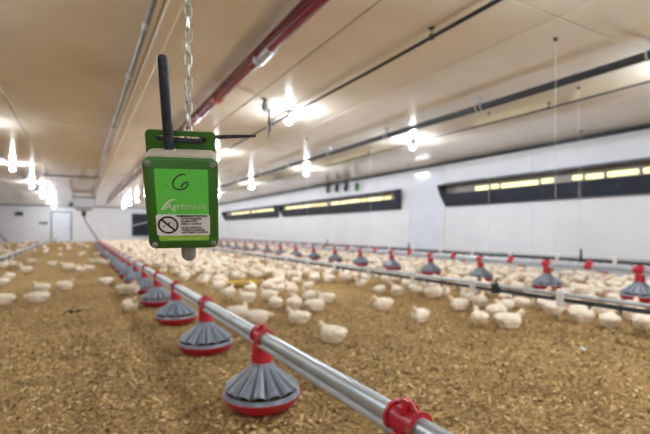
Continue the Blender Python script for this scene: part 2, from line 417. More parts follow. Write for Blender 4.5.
part('tube', MB().tube([(-.062,0,.008),(-.062,15,.012),(-.062,31,.008)], .024, 10), M['maroon'], t)
part('sleeve', MB().tube([(.012,7.30,-.005),(.012,7.62,-.005)], .051, 14), M['steelpale'], t, label='shiny steel sleeve')
t = pipe_run('conduit', 2.45, CAMZ+1.545, .016, M['dark'], -6, 32, 'thin dark conduit on the ceiling carrying the middle lamp row', 'conduit', step=(2.6,3.29))
t = pipe_run('ceiling_pipe', 4.26, CAMZ+1.50, .040, M['dark'], -6, 32, 'thick dark pipe running along the ceiling on the right', 'pipe', joints=(), step=None)
y = 1.84
while y < 31:
    b = MB(); q = y+6
    for s in (-.035, .035):
        b.tube([(.050*math.sin(a), q+s, -.050*math.cos(a)) for a in (2*PI*k/16 for k in range(16))], .009, 6, closed=True)
    b.box((-.012,q-.02,.045),(.012,q+.02,HC-1.50)); b.box((-.05,q-.02,HC-1.508),(.05,q+.02,HC-1.50))
    part('hanger', b, M['steelpale'], t); y += 1.84
t = pipe_run('conduit', 5.20, CAMZ+1.555, .014, M['greypipe'], -6, 33, 'thin grey conduit on the ceiling carrying the right lamp row', 'conduit', step=(3.4,3.95))
t = pipe_run('conduit', -1.46, CAMZ+1.555, .014, M['greypipe'], -6, 33, 'thin grey conduit on the ceiling carrying the left lamp row', 'conduit', step=(3.0,4.24))
t = thing('spreader_bar', 'dark bar across the ceiling between the left lamps and red pipe', 'bar', (-.9, 14.0, CAMZ+1.50))
part('bar', MB().box((0,-.03,-.02),(1.4,.03,.02)), M['dark'], t, smooth=False)
for xx in (.1, 1.3): part('hanger', MB().cyl((xx,0,.02),(xx,0,HC-1.50), .01, 6), M['dark'], t)

# pulley brackets near the middle lamp
def pulley(px, h, lab, ang):
    p = on_height(px[0], px[1], CAMZ+h)
    t = thing('pulley', lab, 'pulley', (p.x, p.y, CEIL), (0,0,ang))
    dz = h-HC
    part('strap', MB().box((-.012,-.02,dz+.02),(.012,.02,0)).box((-.05,-.02,-.008),(.05,.02,0)), M['dark'], t, smooth=False)
    part('bracket', MB().prism(rrect(.07,.10,.02,4), -.022, -.016).prism(rrect(.07,.10,.02,4), .016, .022), M['steelpale'], t, loc=(0,0,dz))
    w_ = part('wheel', MB().tube([(0,-.014,0),(0,-.004,0),(0,.004,0),(0,.014,0)], [.05,.04,.04,.05], 16), M['dark'], t, loc=(0,0,dz-.01))
    part('hook', MB().tube([(0,0,-.04),(.015,0,-.08),(.0,0,-.115),(-.025,0,-.10)], .007, 6), M['dark'], w_)
pulley((265,107), 1.52, 'dark pulley bracket on the ceiling left of the bright middle lamp', .6)
pulley((269,128), 1.36, 'dark hanging pulley with a hook below the bright middle lamp', 1.4)

# lamps -------------------------------------------------------------------------
def make_lamp():
    t = thing('ceiling_lamp', '', 'lamp')
    part('socket', MB().lathe([(.034,0),(.034,-.012),(.022,-.02),(.022,-.055),(.018,-.06)], 14), M['whitepl'], t)
    part('bulb_base', MB().lathe([(.017,-.056),(.024,-.064),(.036,-.088),(.042,-.104),(.042,-.1055)], 16), M['whitepl'], t)
    part('bulb', MB().lathe([(.039,-.1045),(.0405,-.108),(.041,-.114),(.037,-.132),(.026,-.146),(.012,-.152),(.003,-.153)], 16), M['bulb'], t, angle=80)
    return t
lamp0 = make_lamp(); used = False
rows = [('left', -1.42, 12.86, 4.8, 'left lamp row'), ('middle', 2.47, 5.37, 3.6, 'middle lamp row'), ('right', 5.17, 5.96, 4.18, 'right lamp row')]
for nm, x, ph, sp, grp in rows:
    ys_ = ([1.1] if nm == 'middle' else [])+[ph+sp*k for k in range(-8, 12) if -7.5 < ph+sp*k < 33.2 and not (nm == 'middle' and 0 < ph+sp*k < 3)]
    vis = [y for y in ys_ if (lambda q: q and -5 < q[0] < 655 and q[1] > -5)(project((x, y, CAMZ+1.48)))]
    for y in ys_:
        if used: t = copy_tree(lamp0)
        else: t = lamp0; used = True
        t.location = (x, y, CAMZ+1.595)
        if y in vis: t['label'] = 'bright hanging bulb in the %s ceiling row, %s from the front' % (nm, 'nearest' if vis.index(y) == 0 else ORD[vis.index(y)])
        else: t['label'] = 'bright bulb of the %s ceiling row above and behind the camera' % nm
        t['group'] = 'bulbs of the ' + grp

# ------------------------------------------------------------------ feeders
def make_pan():
    t = thing('feeder_pan', '', 'feeder')
    NL = 14; K = 10; n = NL*K
    # red dish
    part('dish', MB().lathe([(.02,.004),(.105,.0),(.135,.010),(.160,.036),(.174,.060),(.177,.064),(.171,.064),(.156,.040),(.13,.018),(.10,.012),(.02,.014)], 42), M['red'], t)
    part('feed', MB().lathe([(.005,.050),(.06,.042),(.11,.028),(.134,.022)], 28, caps=False), M['feed'], t)
    # grille: fluted cone with arched openings above a rim band
    b = MB(); rg = []
    steps = 12
    for s in range(steps+1):
        u = s/steps; ring = []
        for k in range(n):
            a = 2*PI*k/n; ph = (k % K)/K
            lob = abs(math.sin(PI*ph))**.55           # 0 in the valley, 1 on the petal
            end_z = .076 + .026*lob        # arch
            r0 = .048; r1 = .152 + .007*lob
            rr = r0+(r1-r0)*(u**1.22)+.006*lob*u
            zz = .200+(end_z-.200)*(u**.86) + .006*lob*math.sin(PI*u)
            rr -= .0055*(1-lob)*u
            ring.append((rr*math.cos(a), rr*math.sin(a), zz))
        rg.append(ring)
    inner = [[(x*.975-.0*x, y*.975, z-.004) for x, y, z in r_] for r_ in rg]
    b.rings(rg+inner[::-1], closed=True)
    g = part('grille', b, M['pangrey'], t, angle=60)
    part('rim_band', MB().rings([[(r*math.cos(2*PI*k/42), r*math.sin(2*PI*k/42), z) for k in range(42)] for r, z in ((.172,.060),(.170,.070),(.162,.080),(.156,.080),(.160,.060))], closed=True), M['pangrey'], g)
    part('collar', MB().lathe([(.044,.184),(.051,.186),(.051,.198),(.048,.204),(.040,.204)], 24), M['pangrey'], g)
    # neck and saddle clipped over the pipe
    part('neck', MB().lathe([(.043,.196),(.046,.200),(.045,.255),(.043,.280),(.036,.296),(.020,.302)], 24), M['red'], t)
    b = MB()
    for yy_, rr in ((-.045,.036),(-.038,.041),(-.026,.041),(-.020,.036)): pass
    def saddle(y0, y1, r):
        outs = []
        for yv in (y0, y1):
            outs.append([(r*math.sin(a), yv, .316+r*math.cos(a)) for a in (2*PI*k/20 for k in range(20))])
        return outs
    for (ya, yb_, ra) in ((-.048,-.038,.041),(-.038,.038,.0355),(.038,.048,.041)):
        o = saddle(ya, yb_, ra)+saddle(ya, yb_, .0278)[::-1]; b.rings(o, closed=True)
    sd = part('saddle', b, M['red'], t)
    b = MB(); b.prism([(-.030,.340),(.030,.340),(.024,.356),(.012,.360),(.010,.372),(-.010,.372),(-.012,.360),(-.024,.356)], -.012, .012, .002)
    b.tube([(0,-.036,.350),(0,-.014,.366),(0,.014,.366),(0,.036,.350)], .006, 6)
    part('clip', b, M['red'], sd)
    return t
pan0 = make_pan(); used = False
def place_pans(x, z, ys_, labels, group):
    global used
    out = []
    for i, y in enumerate(ys_):
        if used: t = copy_tree(pan0)
        else: t = pan0; used = True
        t.location = (x, y, z); t.rotation_euler = (0, 0, 0)
        t['label'] = labels[min(i, len(labels)-1)]; t['group'] = group
        out.append(t)
    return out
XM = .714; ZP = .316
ys_main = [.843+k for k in range(0, 23)]
lab = ['red saddle of the feeder pan clipped on the steel pipe at the bottom edge',
       'largest grey and red feeder pan, nearest whole one on the near steel pipe',
       'second whole grey and red feeder pan from the front on the near pipe']
lab += ['%s whole feeder pan from the front on the near steel pipe' % ORD[k] for k in range(2, 12)]
lab += ['tiny distant feeder pan far down the near steel pipe']
place_pans(XM, .004, ys_main, lab, 'feeder pans on the near pipe')
for g_ in ():
    pass
def steel_line(x, z, y0, y1, label, r=.0275):
    t = thing('feed_pipe', label, 'pipe', (x, y0, z))
    part('tube', MB().tube([(0,0,0),(0,(y1-y0)/2,0),(0,y1-y0,0)], r, 20), M['steel'], t)
    part('rail', MB().tube([(-.020,0,-.030),(-.020,(y1-y0)/2,-.030),(-.020,y1-y0,-.030)], .011, 10), M['steelpale'], t)
    part('end_cap', MB().lathe([(r*.5,.02),(r*1.15,.01),(r*1.15,-.05),(r*.9,-.05)], 16), M['dark'], t, loc=(0,y1-y0,0), rot=(-PI/2,0,0))
    y = 2.33
    while y < y1:
        if y > y0: part('seam_sleeve', MB().tube([(0,y-y0-.06,0),(0,y-y0+.06,0)], r*1.06, 20), M['steelpale'], t)
        y += 3.0
    return t
steel_line(XM, ZP+.004, -3.0, 23.1, 'galvanised steel feed pipe running diagonally out of the foreground')
# second feeder line
XF = 4.92; dzF = .075
ys_f = [2.244+k for k in range(0, 30)]
lab = ['grey and red feeder pan on the far line, cut by the right picture edge', 'grey and red feeder pan on the far line, second from the right']
lab += ['%s feeder pan from the right on the line beyond the drinkers' % ORD[k] for k in range(2, 10)] + ['tiny distant feeder pan on the line beyond the drinkers']
place_pans(XF, dzF, ys_f, lab, 'feeder pans on the far line')
steel_line(XF, dzF+ZP, -3, 32.5, 'steel feed pipe of the line beyond the drinkers')
b = MB(); 
def make_outlet():
    t = thing('pipe_outlet', '', 'bracket')
    b = MB(); b.rings([[(r*math.sin(a), y, r*math.cos(a)) for a in (2*PI*k/16 for k in range(16))] for y, r in ((-.04,.036),(-.03,.040),(.03,.040),(.04,.036))])
    part('saddle', b, M['red'], t)
    part('cap', MB().lathe([(.030,.02),(.036,.03),(.030,.060),(.018,.075),(.006,.078)], 14), M['red'], t)
    part('lever', MB().tube([(.02,-.02,-.02),(.06,-.08,-.045),(.07,-.15,-.05),(.068,-.17,-.05)], [.02,.016,.018,.010], 8), M['red'], t)
    return t
o0 = make_outlet(); first = True
for i, y in enumerate([2.744+k for k in range(0, 29)]):
    t = o0 if first else copy_tree(o0); first = False
    t.location = (XF, y, dzF+ZP)
    t['label'] = ('small red outlet bracket midway between feeder pans, %s from the right' % ORD[i]) if i < 6 else 'tiny distant red outlet bracket between pans on the far line'
    t['group'] = 'red outlet brackets on the far line'

# hopper at the far end of the near line
t = thing('feed_hopper', 'pale hanging feed hopper at the far end of the near pipe', 'hopper', (.16, 22.9, CAMZ+.88))
part('bin', MB().rings([[(sx*w_, sy*w_, z) for sx, sy in ((-1,-1),(1,-1),(1,1),(-1,1))] for z, w_ in ((0,.26),(.18,.43),(.58,.43))]), M['hopper'], t, smooth=False)
part('rim', MB().ringprism(rrect(.92,.92,.02,3), rrect(.80,.80,.02,3), -.03, .03), M['dark'], t, loc=(0,0,.60), rot=(PI/2,0,0))
part('outlet', MB().lathe([(.10,.0),(.09,-.20),(.06,-.26)], 14), M['dark'], t)
part('drop_tube', MB().tube([(0,0,-.24),(.06,.02,-.45),(XM-.16-.03,.14,-1.26),(XM-.16,.16,-1.33)], .035, 10), M['greypipe'], t)
for sx in (-1, 1):
    for sy in (-1, 1): part('hanger', MB().cyl((sx*.40,sy*.40,.6),(sx*.40,sy*.40,HC-.88), .012, 6), M['dark'], t)
part('motor', MB().lathe([(.06,-.12),(.09,-.10),(.09,.10),(.06,.12)], 14), M['dark'], t, loc=(-.52,0,.28))
part('motor_bracket', MB().box((-.53,-.05,.24),(-.42,.05,.32)), M['dark'], t)

# ------------------------------------------------------------------ drinker lines
def make_clip():
    b = MB(); b.prism([(-.020,-.075),(.020,-.075),(.028,-.05),(.026,.02),(.034,.045),(.020,.070),(-.020,.070),(-.034,.045),(-.026,.02),(-.028,-.05)], -.032, .032, .006)
    return b
def drinker_line(x, z, y0, y1, ph, sp, label, dark_post=(), white_under=False, r=.017):
    t = thing('drinker_line', label, 'drinker line', (x, y0, z))
    L_ = y1-y0
    part('stabiliser_tube', MB().tube([(0,0,.026),(0,L_/2,.026),(0,L_,.026)], r, 12), M['steelpale'], t)
    part('water_pipe', MB().tube([(0,0,-.018),(0,L_/2,-.018),(0,L_,-.018)], r*1.05, 12), M['black'], t)
    me = make_clip().mesh('pipe_clip', M['whitepl'])
    nip = MB().lathe([(.010,-.035),(.012,-.045),(.007,-.06),(.004,-.07)], 8).mesh('nipple', M['greypipe'])
    y = ph-math.floor((ph-y0)/sp)*sp+.05
    n = 0
    while y < y1 and n < 45:
        if y > -.5:
            part('pipe_clip', me, None, t, loc=(0,y-y0,.0), rot=(0,0,0))
            n += 1
            if y < 12:
                for k in (.25,.5,.75): part('nipple', nip, None, t, loc=(0,y-y0+k*sp,0))
        y += sp
    for y in dark_post:
        part('riser', MB().lathe([(.026,-.05),(.030,-.04),(.030,.05),(.018,.06),(.016,.16),(.010,.17)], 12), M['black'], t, loc=(0,y-y0,0))
    return t
dl = drinker_line(3.5, .237, -3, 32, 3.05, .92, 'long drinker pipe with white clips in front of the far feeder pans')
rg_ = part('regulator', MB().prism(rrect(.070,.095,.015,4), -.038, .038, .008), M['black'], dl, loc=(0, 5.83, 0), label='black regulator block')
part('bleed_tube', MB().tube([(0,0,.045),(0,0,.085),(.03,0,.095)], .010, 8), M['black'], rg_)
drinker_line(7.12, .325, -3, 32, 4.45, .92, 'farthest drinker pipe with white clips along the right wall', dark_post=(4.10,8.36,12.45), r=.020)
drinker_line(-1.24, .284, -3, 32, 11.0, .92, 'drinker pipe with white clips at the left picture edge')
# suspension cords
def cords(x, z, ys_, lab, grp):
    for i, y in enumerate(ys_):
        t = thing('hanging_cord', lab % ('nearest' if i == 0 else ORD[i]) , 'cord', (x, y, z), group=grp)
        part('cord', MB().tube([(0,0,.05),(0,0,(CEIL-z)/2),(0,0,CEIL-z)], .0020, 6), M['cord'], t)
        part('eyelet', MB().tube([(.012*math.cos(a),0,.04+.012*math.sin(a)) for a in (2*PI*k/10 for k in range(10))], .003, 5, closed=True), M['screw'], t)
        part('ceiling_hook', MB().lathe([(.02,0),(.02,-.01),(.006,-.03)], 8), M['dark'], t, loc=(0,0,CEIL-z))
cords(XF, dzF+ZP, [2.86, 4.10, 6.9, 10.14, 13.8, 17.5], 'thin pale cord holding up the far feeder line, %s from the right', 'cords of the far feeder line')
cords(3.5, .26, [2.23, 6.83, 11.4], 'thin pale cord holding up the middle drinker pipe, %s from the right', 'cords of the middle drinker line')
cords(7.12, .37, [4.10, 8.36, 12.45, 16.6], 'thin pale cord holding up the wall drinker pipe, %s from the right', 'cords of the wall drinker line')

# ------------------------------------------------------------------ the sensor and its chain
RL = Matrix(((0.97002582,-0.21826257,0.10682401),(0.24282275,0.85375158,-0.46059239),(0.00932891,0.47272581,0.88116019)))
RC = Matrix.Rotation(-TH, 3, 'Z')
sens = thing('sensor_box', 'green wireless sensor box with black antenna hanging from a chain', 'sensor', RC @ Vector((-.2162028,.65795955,.036692)) + Vector((0,0,CAMZ)))
sens.rotation_euler = (RC @ RL).to_euler()
W_, H_, D_ = .105, .1494, .053
# housing: three stacked outlines, slightly narrower at the back
b = MB(); rg = []
for y_, s in ((.006,1.0),(.010,1.006),(.030,1.0),(.046,.985),(.052,.965)):
    rg.append([(p[0]*s, y_, p[1]*s) for p in rrect(W_, H_, .011, 6)])
b.rings(rg); part('housing', b, M['beige'], sens)
cover = part('cover', MB().prism(rrect(W_, H_, .011, 6), -.001, .0085, .0018), M['green'], sens, angle=50)
part('gasket', MB().ringprism(rrect(W_*1.008, H_*1.008, .011, 6), rrect(W_*.95, H_*.95, .010, 6), .0085, .0105), M['gland'], sens)
lab_ = part('front_label', MB().prism(rrect(.0752, .1195, .003, 5, .0006, -.0004), -.0016, -.0008), M['lime'], sens, label='lime green label')
part('accent_band', MB().prism(rrect(.0740, .0080, .002, 4, .0008, -.0548), -.0019, -.0014), M['limeyellow'], lab_)
def text(s, x, z, size, m, parent, y=-.0024, width=None, shear=0., bold=0., name='lettering', align='LEFT'):
    c = bpy.data.curves.new('t', 'FONT'); c.body = s; c.size = size; c.shear = shear; c.offset = bold; c.extrude = .00018; c.align_x = align
    c.resolution_u = 3
    o = bpy.data.objects.new('t', c); COL.objects.link(o)
    bpy.context.view_layer.update()
    dg = bpy.context.evaluated_depsgraph_get()
    me = bpy.data.meshes.new_from_object(o.evaluated_get(dg)); bpy.data.objects.remove(o)
    me.materials.clear(); me.materials.append(m)
    xs_ = [v.co.x for v in me.vertices]; sx = 1.
    if width and xs_: sx = width/(max(xs_)-min(xs_))
    x0_ = min(xs_) if align == 'LEFT' else 0
    for v in me.vertices: v.co = Vector((x+(v.co.x-x0_)*sx, y-v.co.z, z+v.co.y))
    me.flip_normals() if False else None
    return link(name, me, parent)
text('Agri', -.0255, -.0048, .0150, M['print_white'], lab_, width=.0270, shear=.18, bold=.00008)
text('mesh', .0025, -.0048, .0150, M['print_pale'], lab_, width=.0315, shear=.18, bold=-.00005)
# swoosh over the A
pts = [(-.0315,-.0058),(-.0285,-.0005),(-.0245,.0055),(-.0195,.0098),(-.0145,.0120),(-.0090,.0116),(-.0060,.0098)]
low = [(-.0270,-.0058),(-.0250,-.0015),(-.0218,.0035),(-.0178,.0075),(-.0138,.0100),(-.0092,.0104),(-.0060,.0098)]
b = MB(); n = len(pts)
b.add([(x,-.0022,z) for x,z in pts]+[(x,-.0022,z) for x,z in low], [(i,i+1,n+i+1,n+i) for i in range(n-1)])
link('swoosh', b.mesh('swoosh', M['print_white']), lab_)
text('www.agrimesh.com', -.0235, -.0574, .0056, M['print_yellow'], lab_, width=.049)
# handwritten mark
def ribbon(pts, r, m, name, parent, y=-.0022):
    b = MB(); b.tube([(x, y, z) for x, z in pts], r, 6); return part(name, b, m, parent)
hand = [(.0062,.0505),(.0035,.0520),(-.0010,.0510),(-.0065,.0472),(-.0108,.0415),(-.0120,.0350),(-.0098,.0300),(-.0045,.0276),(.0018,.0282),(.0068,.0318),(.0090,.0368),(.0082,.0392),(.0050,.0385),(.0010,.0350),(-.0005,.0310)]
sm = []
for i in range(len(hand)-1):
    p0 = hand[max(i-1,0)]; p1 = hand[i]; p2 = hand[i+1]; p3 = hand[min(i+2,len(hand)-1)]
    for k in range(4):
        u = k/4; sm.append(tuple(.5*((2*p1[j])+(-p0[j]+p2[j])*u+(2*p0[j]-5*p1[j]+4*p2[j]-p3[j])*u*u+(-p0[j]+3*p1[j]-3*p2[j]+p3[j])*u**3) for j in (0,1)))
sm.append(hand[-1])
ribbon(sm, .00115, M['inkgreen'], 'handwritten_mark', lab_, y=-.0016)
part('ink_dot', MB().ellipsoid((-.0211,-.0016,.0337),(.0009,.0003,.0009), nu=8, nv=6), M['inkgreen'], lab_)
# warning sticker
stk = part('warning_sticker', MB().prism(rrect(.0790, .0362, .004, 5, .0003, -.0318), -.0026, -.0017), M['sticker'], sens, label='white warning sticker with a crossed circle')
cx, cz, rr = -.0222, -.0312, .0150
ci = [(cx+rr*math.cos(2*PI*k/36), cz+rr*math.sin(2*PI*k/36)) for k in range(36)]
cj = [(cx+(rr-.0028)*math.cos(2*PI*k/36), cz+(rr-.0028)*math.sin(2*PI*k/36)) for k in range(36)]
part('prohibition_ring', MB().ringprism(ci, cj, -.0030, -.0025), M['ink'], stk)
b = MB(); d = .0148*math.sqrt(.5); e_ = .0011
b.prism([(cx-d-e_,cz+d-e_),(cx+d-e_,cz-d-e_),(cx+d+e_,cz-d+e_),(cx-d+e_,cz+d+e_)], -.0030, -.0025); part('prohibition_bar', b, M['ink'], stk)
ribbon([(cx+.0070,cz-.0065),(cx+.0088,cz+.0005),(cx+.0062,cz+.0052),(cx+.0028,cz+.0054)], .00045, M['gland'], 'spray_hose', stk, y=-.0027)
b = MB(); b.prism([(cx-.0012,cz+.0016),(cx+.0030,cz+.0060),(cx+.0042,cz+.0048),(cx+.0022,cz+.0026),(cx+.0026,cz+.0006),(cx+.0012,cz+.0006),(cx-.0004,cz+.0010)], -.0030, -.0025); part('spray_gun', b, M['ink'], stk)
b = MB()
for k in range(5):
    a = math.radians(205+9*k); b.tube([(cx-.0022+.0012*math.cos(a), -.0026, cz+.0008+.0012*math.sin(a)), (cx-.0022+.0095*math.cos(a), -.0026, cz+.0008+.0095*math.sin(a))], .00018, 4)
part('spray_lines', b, M['gland'], stk)
text('WARNING/ATTENTION', -.0100, -.0176, .0052, M['ink'], stk, y=-.0029, width=.0455, bold=.00022)
for i, (s, wd) in enumerate((('DO NOT PRESSURIZE', .0300), ('OR SPRAY WATER', .0240), ('DIRECTLY ON SENSOR', .0300))):
    text(s, -.0030, -.0220-.0044*i, .0044, M['ink'], stk, y=-.0029, width=wd, bold=.00010)
for i, (s, wd) in enumerate((('NE PAS LAVER SOUS', .0300), ('PRESSION NI ARROSER', .0350), ('DIRECTEMENT LE CAPTEUR', .0400))):
    text(s, -.0030, -.0372-.0044*i, .0044, M['ink'], stk, y=-.0029, width=wd, bold=.00010)
# cover screws
for sx, sz in ((-.0453,.0672),(.0448,.0672),(.0450,-.0655),(-.0440,-.0670)):
    s_ = part('screw', MB().lathe([(.0001,.0),(.0034,.0),(.0036,.0008),(.0028,.0018),(.0020,.0019),(.0016,.0010),(.0002,.0009)], 16), M['screw'], sens, loc=(sx,-.0008,sz), rot=(PI/2,0,0))
    part('washer', MB().lathe([(.0034,.0),(.0046,.0),(.0046,.0006),(.0036,.0006)], 16), M['gland'], s_)
# mounting plate with a slot
plate = part('mounting_plate', MB().ringprism(rrect(.103, .185, .007, 6, -.002, .0065), rrect(.074, .0095, .0046, 6, -.0015, .0868), .0545, .0600), M['green'], sens)
# antenna with a base nut
ant = part('antenna', MB().tube([(-.0181,.0400,.0735),(-.0184,.0405,.085),(-.0195,.044,.120),(-.0208,.050,.165),(-.0218,.0560,.200),(-.0219,.0563,.2045),(-.0220,.0566,.2068)], [.0080,.0076,.0076,.0074,.0073,.0062,.0036], 16), M['black'], sens, label='black stub antenna')
part('base_nut', MB().lathe([(.011,0),(.011,.003),(.009,.005)], 6), M['beige'], ant, loc=(-.0181,.0400,.0715))
gl = part('cable_gland', MB().lathe([(.0095,0),(.0095,-.004),(.0118,-.005),(.0118,-.024),(.0108,-.030),(.008,-.034),(.001,-.036)], 18), M['gland'], sens, loc=(.0045,.022,-.0735))
# black cable tie through the slot, tail sticking out to the right
b = MB(); b.tube([(-.036,.058,.0875),(-.034,.0525,.0875),(-.015,.0518,.0868),(.008,.0518,.0860),(.029,.0525,.0858),(.032,.058,.0858),(.026,.064,.0868),(.045,.066,.0885),(.075,.070,.0900),(.113,.074,.0915)], [.0036]*6+[.0036,.0034,.0032,.0022], 8)
part('cable_tie', b, M['black'], sens, label='black cable tie')
# chain
hook = sens.matrix_basis @ Vector((.0085, .0650, .096))
ch = thing('chain', 'zinc link chain hanging from the ceiling above the sensor box', 'chain', hook)
lk = MB(); pth = []
a_, r_ = .0063, .0050
for k in range(8): t_ = PI*k/7; pth.append((r_*math.cos(t_), 0, a_+r_*math.sin(t_)))
for k in range(8): t_ = PI+PI*k/7; pth.append((r_*math.cos(t_), 0, -a_+r_*math.sin(t_)))
lk.tube(pth, .0019, 6, closed=True); lkm = lk.mesh('link', M['chain'])
pitch = 2*(a_+r_-.0019)-.0002
n = 0; z = .0; tw = math.radians(-8)
while hook.z+z < CEIL-.03:
    o = link('link', lkm, ch, (.0006*math.sin(n*1.7), .0006*math.cos(n*2.1), z), (math.radians(rnd.uniform(-3,3)), math.radians(rnd.uniform(-4,4)), tw+(PI/2 if n % 2 else 0)-TH+math.radians(14)+math.radians(rnd.uniform(-14,14))))
    z += pitch; n += 1
part('ceiling_hook', MB().tube([(0,0,CEIL-hook.z),(0,0,z+.012),(.006,0,z),(0,0,z-.008),(-.006,0,z-.004)], .003, 6).lathe([(.02,CEIL-hook.z),(.02,CEIL-hook.z-.006),(.006,CEIL-hook.z-.012)], 12), M['screw'], ch)

# ------------------------------------------------------------------ yellow tray, clumps, feather
p = on_height(245, 283.5, .02)
t = thing('feed_tray', 'flat yellow feed tray on the litter among the chickens', 'tray', (p.x, p.y, .008), (0,0,.5))
part('rim', MB().lathe([(.235,.0),(.250,.030),(.256,.036),(.246,.036),(.236,.012),(.02,.010),(.02,0)], 28), M['yellow'], t)
part('feed', MB().lathe([(.002,.022),(.16,.018),(.234,.013)], 24, caps=False), M['feed'], t)
for (px_, lab) in (((72,311),'dark clump on the bare litter at left, left one of a pair'), ((78,311),'dark clump on the bare litter at left, right one of a pair')):
    p = on_height(*px_, .012)
    b = MB(); b.ellipsoid((0,0,.004), (.035,.025,.014), nu=12, nv=8)
    b.v = [(x*(1+.25*math.sin(9*x*30+y*60)), y*(1+.2*math.cos(50*x)), z*(1+.4*math.sin(80*x+40*y))) for x, y, z in b.v]
    o = part('litter_clump', b, M['clump'], None, loc=(p.x, p.y, floor_z(p.x, p.y)+.006), rot=(0,0,rnd.random()*3)); tag(o, lab, 'clump', 'dark clumps on the litter')
p = on_height(583, 350, .01)
b = MB(); q = []
fe = [(-.05,.002),(-.03,.010),(0,.015),(.03,.011),(.05,.001)]
b.add([(x, y, .004+.05*x*x*8) for x, y in fe]+[(x, -y, .004+.05*x*x*8) for x, y in fe]+[(x, 0, .008+.05*x*x*8) for x, y in fe], [(i,i+1,11+i,10+i) for i in range(4)]+[(10+i,11+i,6+i,5+i) for i in range(4)])
t = thing('feather', 'small bluish white feather on the litter at lower right', 'feather', (p.x, p.y, floor_z(p.x,p.y)+.006), (0,0,.7))
part('vane', b, mat('feather_vane', (.55,.62,.70), .7), t); part('quill', MB().tube([(-.075,0,.008),(0,0,.010),(.05,0,.012)], [.0012,.0012,.0005], 5), M['whitepl'], t)

# ------------------------------------------------------------------ shavings
def shavings():
    rg = np.random.default_rng(5); n = 80000
    # spread over the part of the floor close to the camera
    r = np.sqrt(rg.uniform(1.0, 6.6**2, n*2)); r = 1.0+(r-1.0)*rg.uniform(.35, 1, n*2)
    a = rg.uniform(-math.radians(42), math.radians(42), n*2)
    xc = r*np.tan(a); X = xc*CT+r*ST; Y = -xc*ST+r*CT
    k = (X > -5) & (X < 7.3) & (Y > -1.5); X = X[k][:n]; Y = Y[k][:n]; n = len(X)
    Z = -.018*np.exp(-((X-.40)/.10)**2) + .006*np.sin(2.1*X+1.3*np.sin(1.1*Y))+.005*np.sin(2.7*Y+.8*X)+.004*np.sin(5.3*X-3.9*Y)
    L_ = rg.uniform(.007, .026, n)*rg.uniform(.6,1.2,n); Wd = L_*rg.uniform(.22, .6, n); an = rg.uniform(0, 2*PI, n); ti = rg.normal(0, .35, n); ro = rg.normal(0, .45, n)
    ux = np.stack([np.cos(an)*np.cos(ti), np.sin(an)*np.cos(ti), np.sin(ti)], 1)
    vx = np.stack([-np.sin(an)*np.cos(ro), np.cos(an)*np.cos(ro), np.sin(ro)], 1)
    c = np.stack([X, Y, Z+rg.uniform(.001, .010, n)], 1)
    up = np.array([0,0,1.])
    A = c-ux*L_[:,None]/2-vx*Wd[:,None]/2; B = c-ux*L_[:,None]/2+vx*Wd[:,None]/2
    C = c+ux*L_[:,None]/2+vx*Wd[:,None]/2; D = c+ux*L_[:,None]/2-vx*Wd[:,None]/2
    m1 = c-vx*Wd[:,None]/2+up*(L_*.14)[:,None]; m2 = c+vx*Wd[:,None]/2+up*(L_*.14)[:,None]
    V = np.stack([A,B,m2,C,D,m1], 1).reshape(-1,3)
    base = np.arange(n)*6
    F = np.concatenate([np.stack([base, base+1, base+2, base+5],1), np.stack([base+5, base+2, base+3, base+4],1)])
    me = bpy.data.meshes.new('wood_shavings'); me.vertices.add(len(V)); me.vertices.foreach_set('co', V.astype(np.float32).ravel())
    me.loops.add(F.size); me.loops.foreach_set('vertex_index', F.astype(np.int32).ravel())
    me.polygons.add(len(F)); me.polygons.foreach_set('loop_start', (np.arange(len(F))*4).astype(np.int32))
    me.update(calc_edges=True); me.validate(); me.materials.append(M['flake'])
    o = link('wood_shavings', me, FLOOR); o['kind'] = 'stuff'; o['label'] = 'loose tan wood shavings covering the barn floor'
shavings()

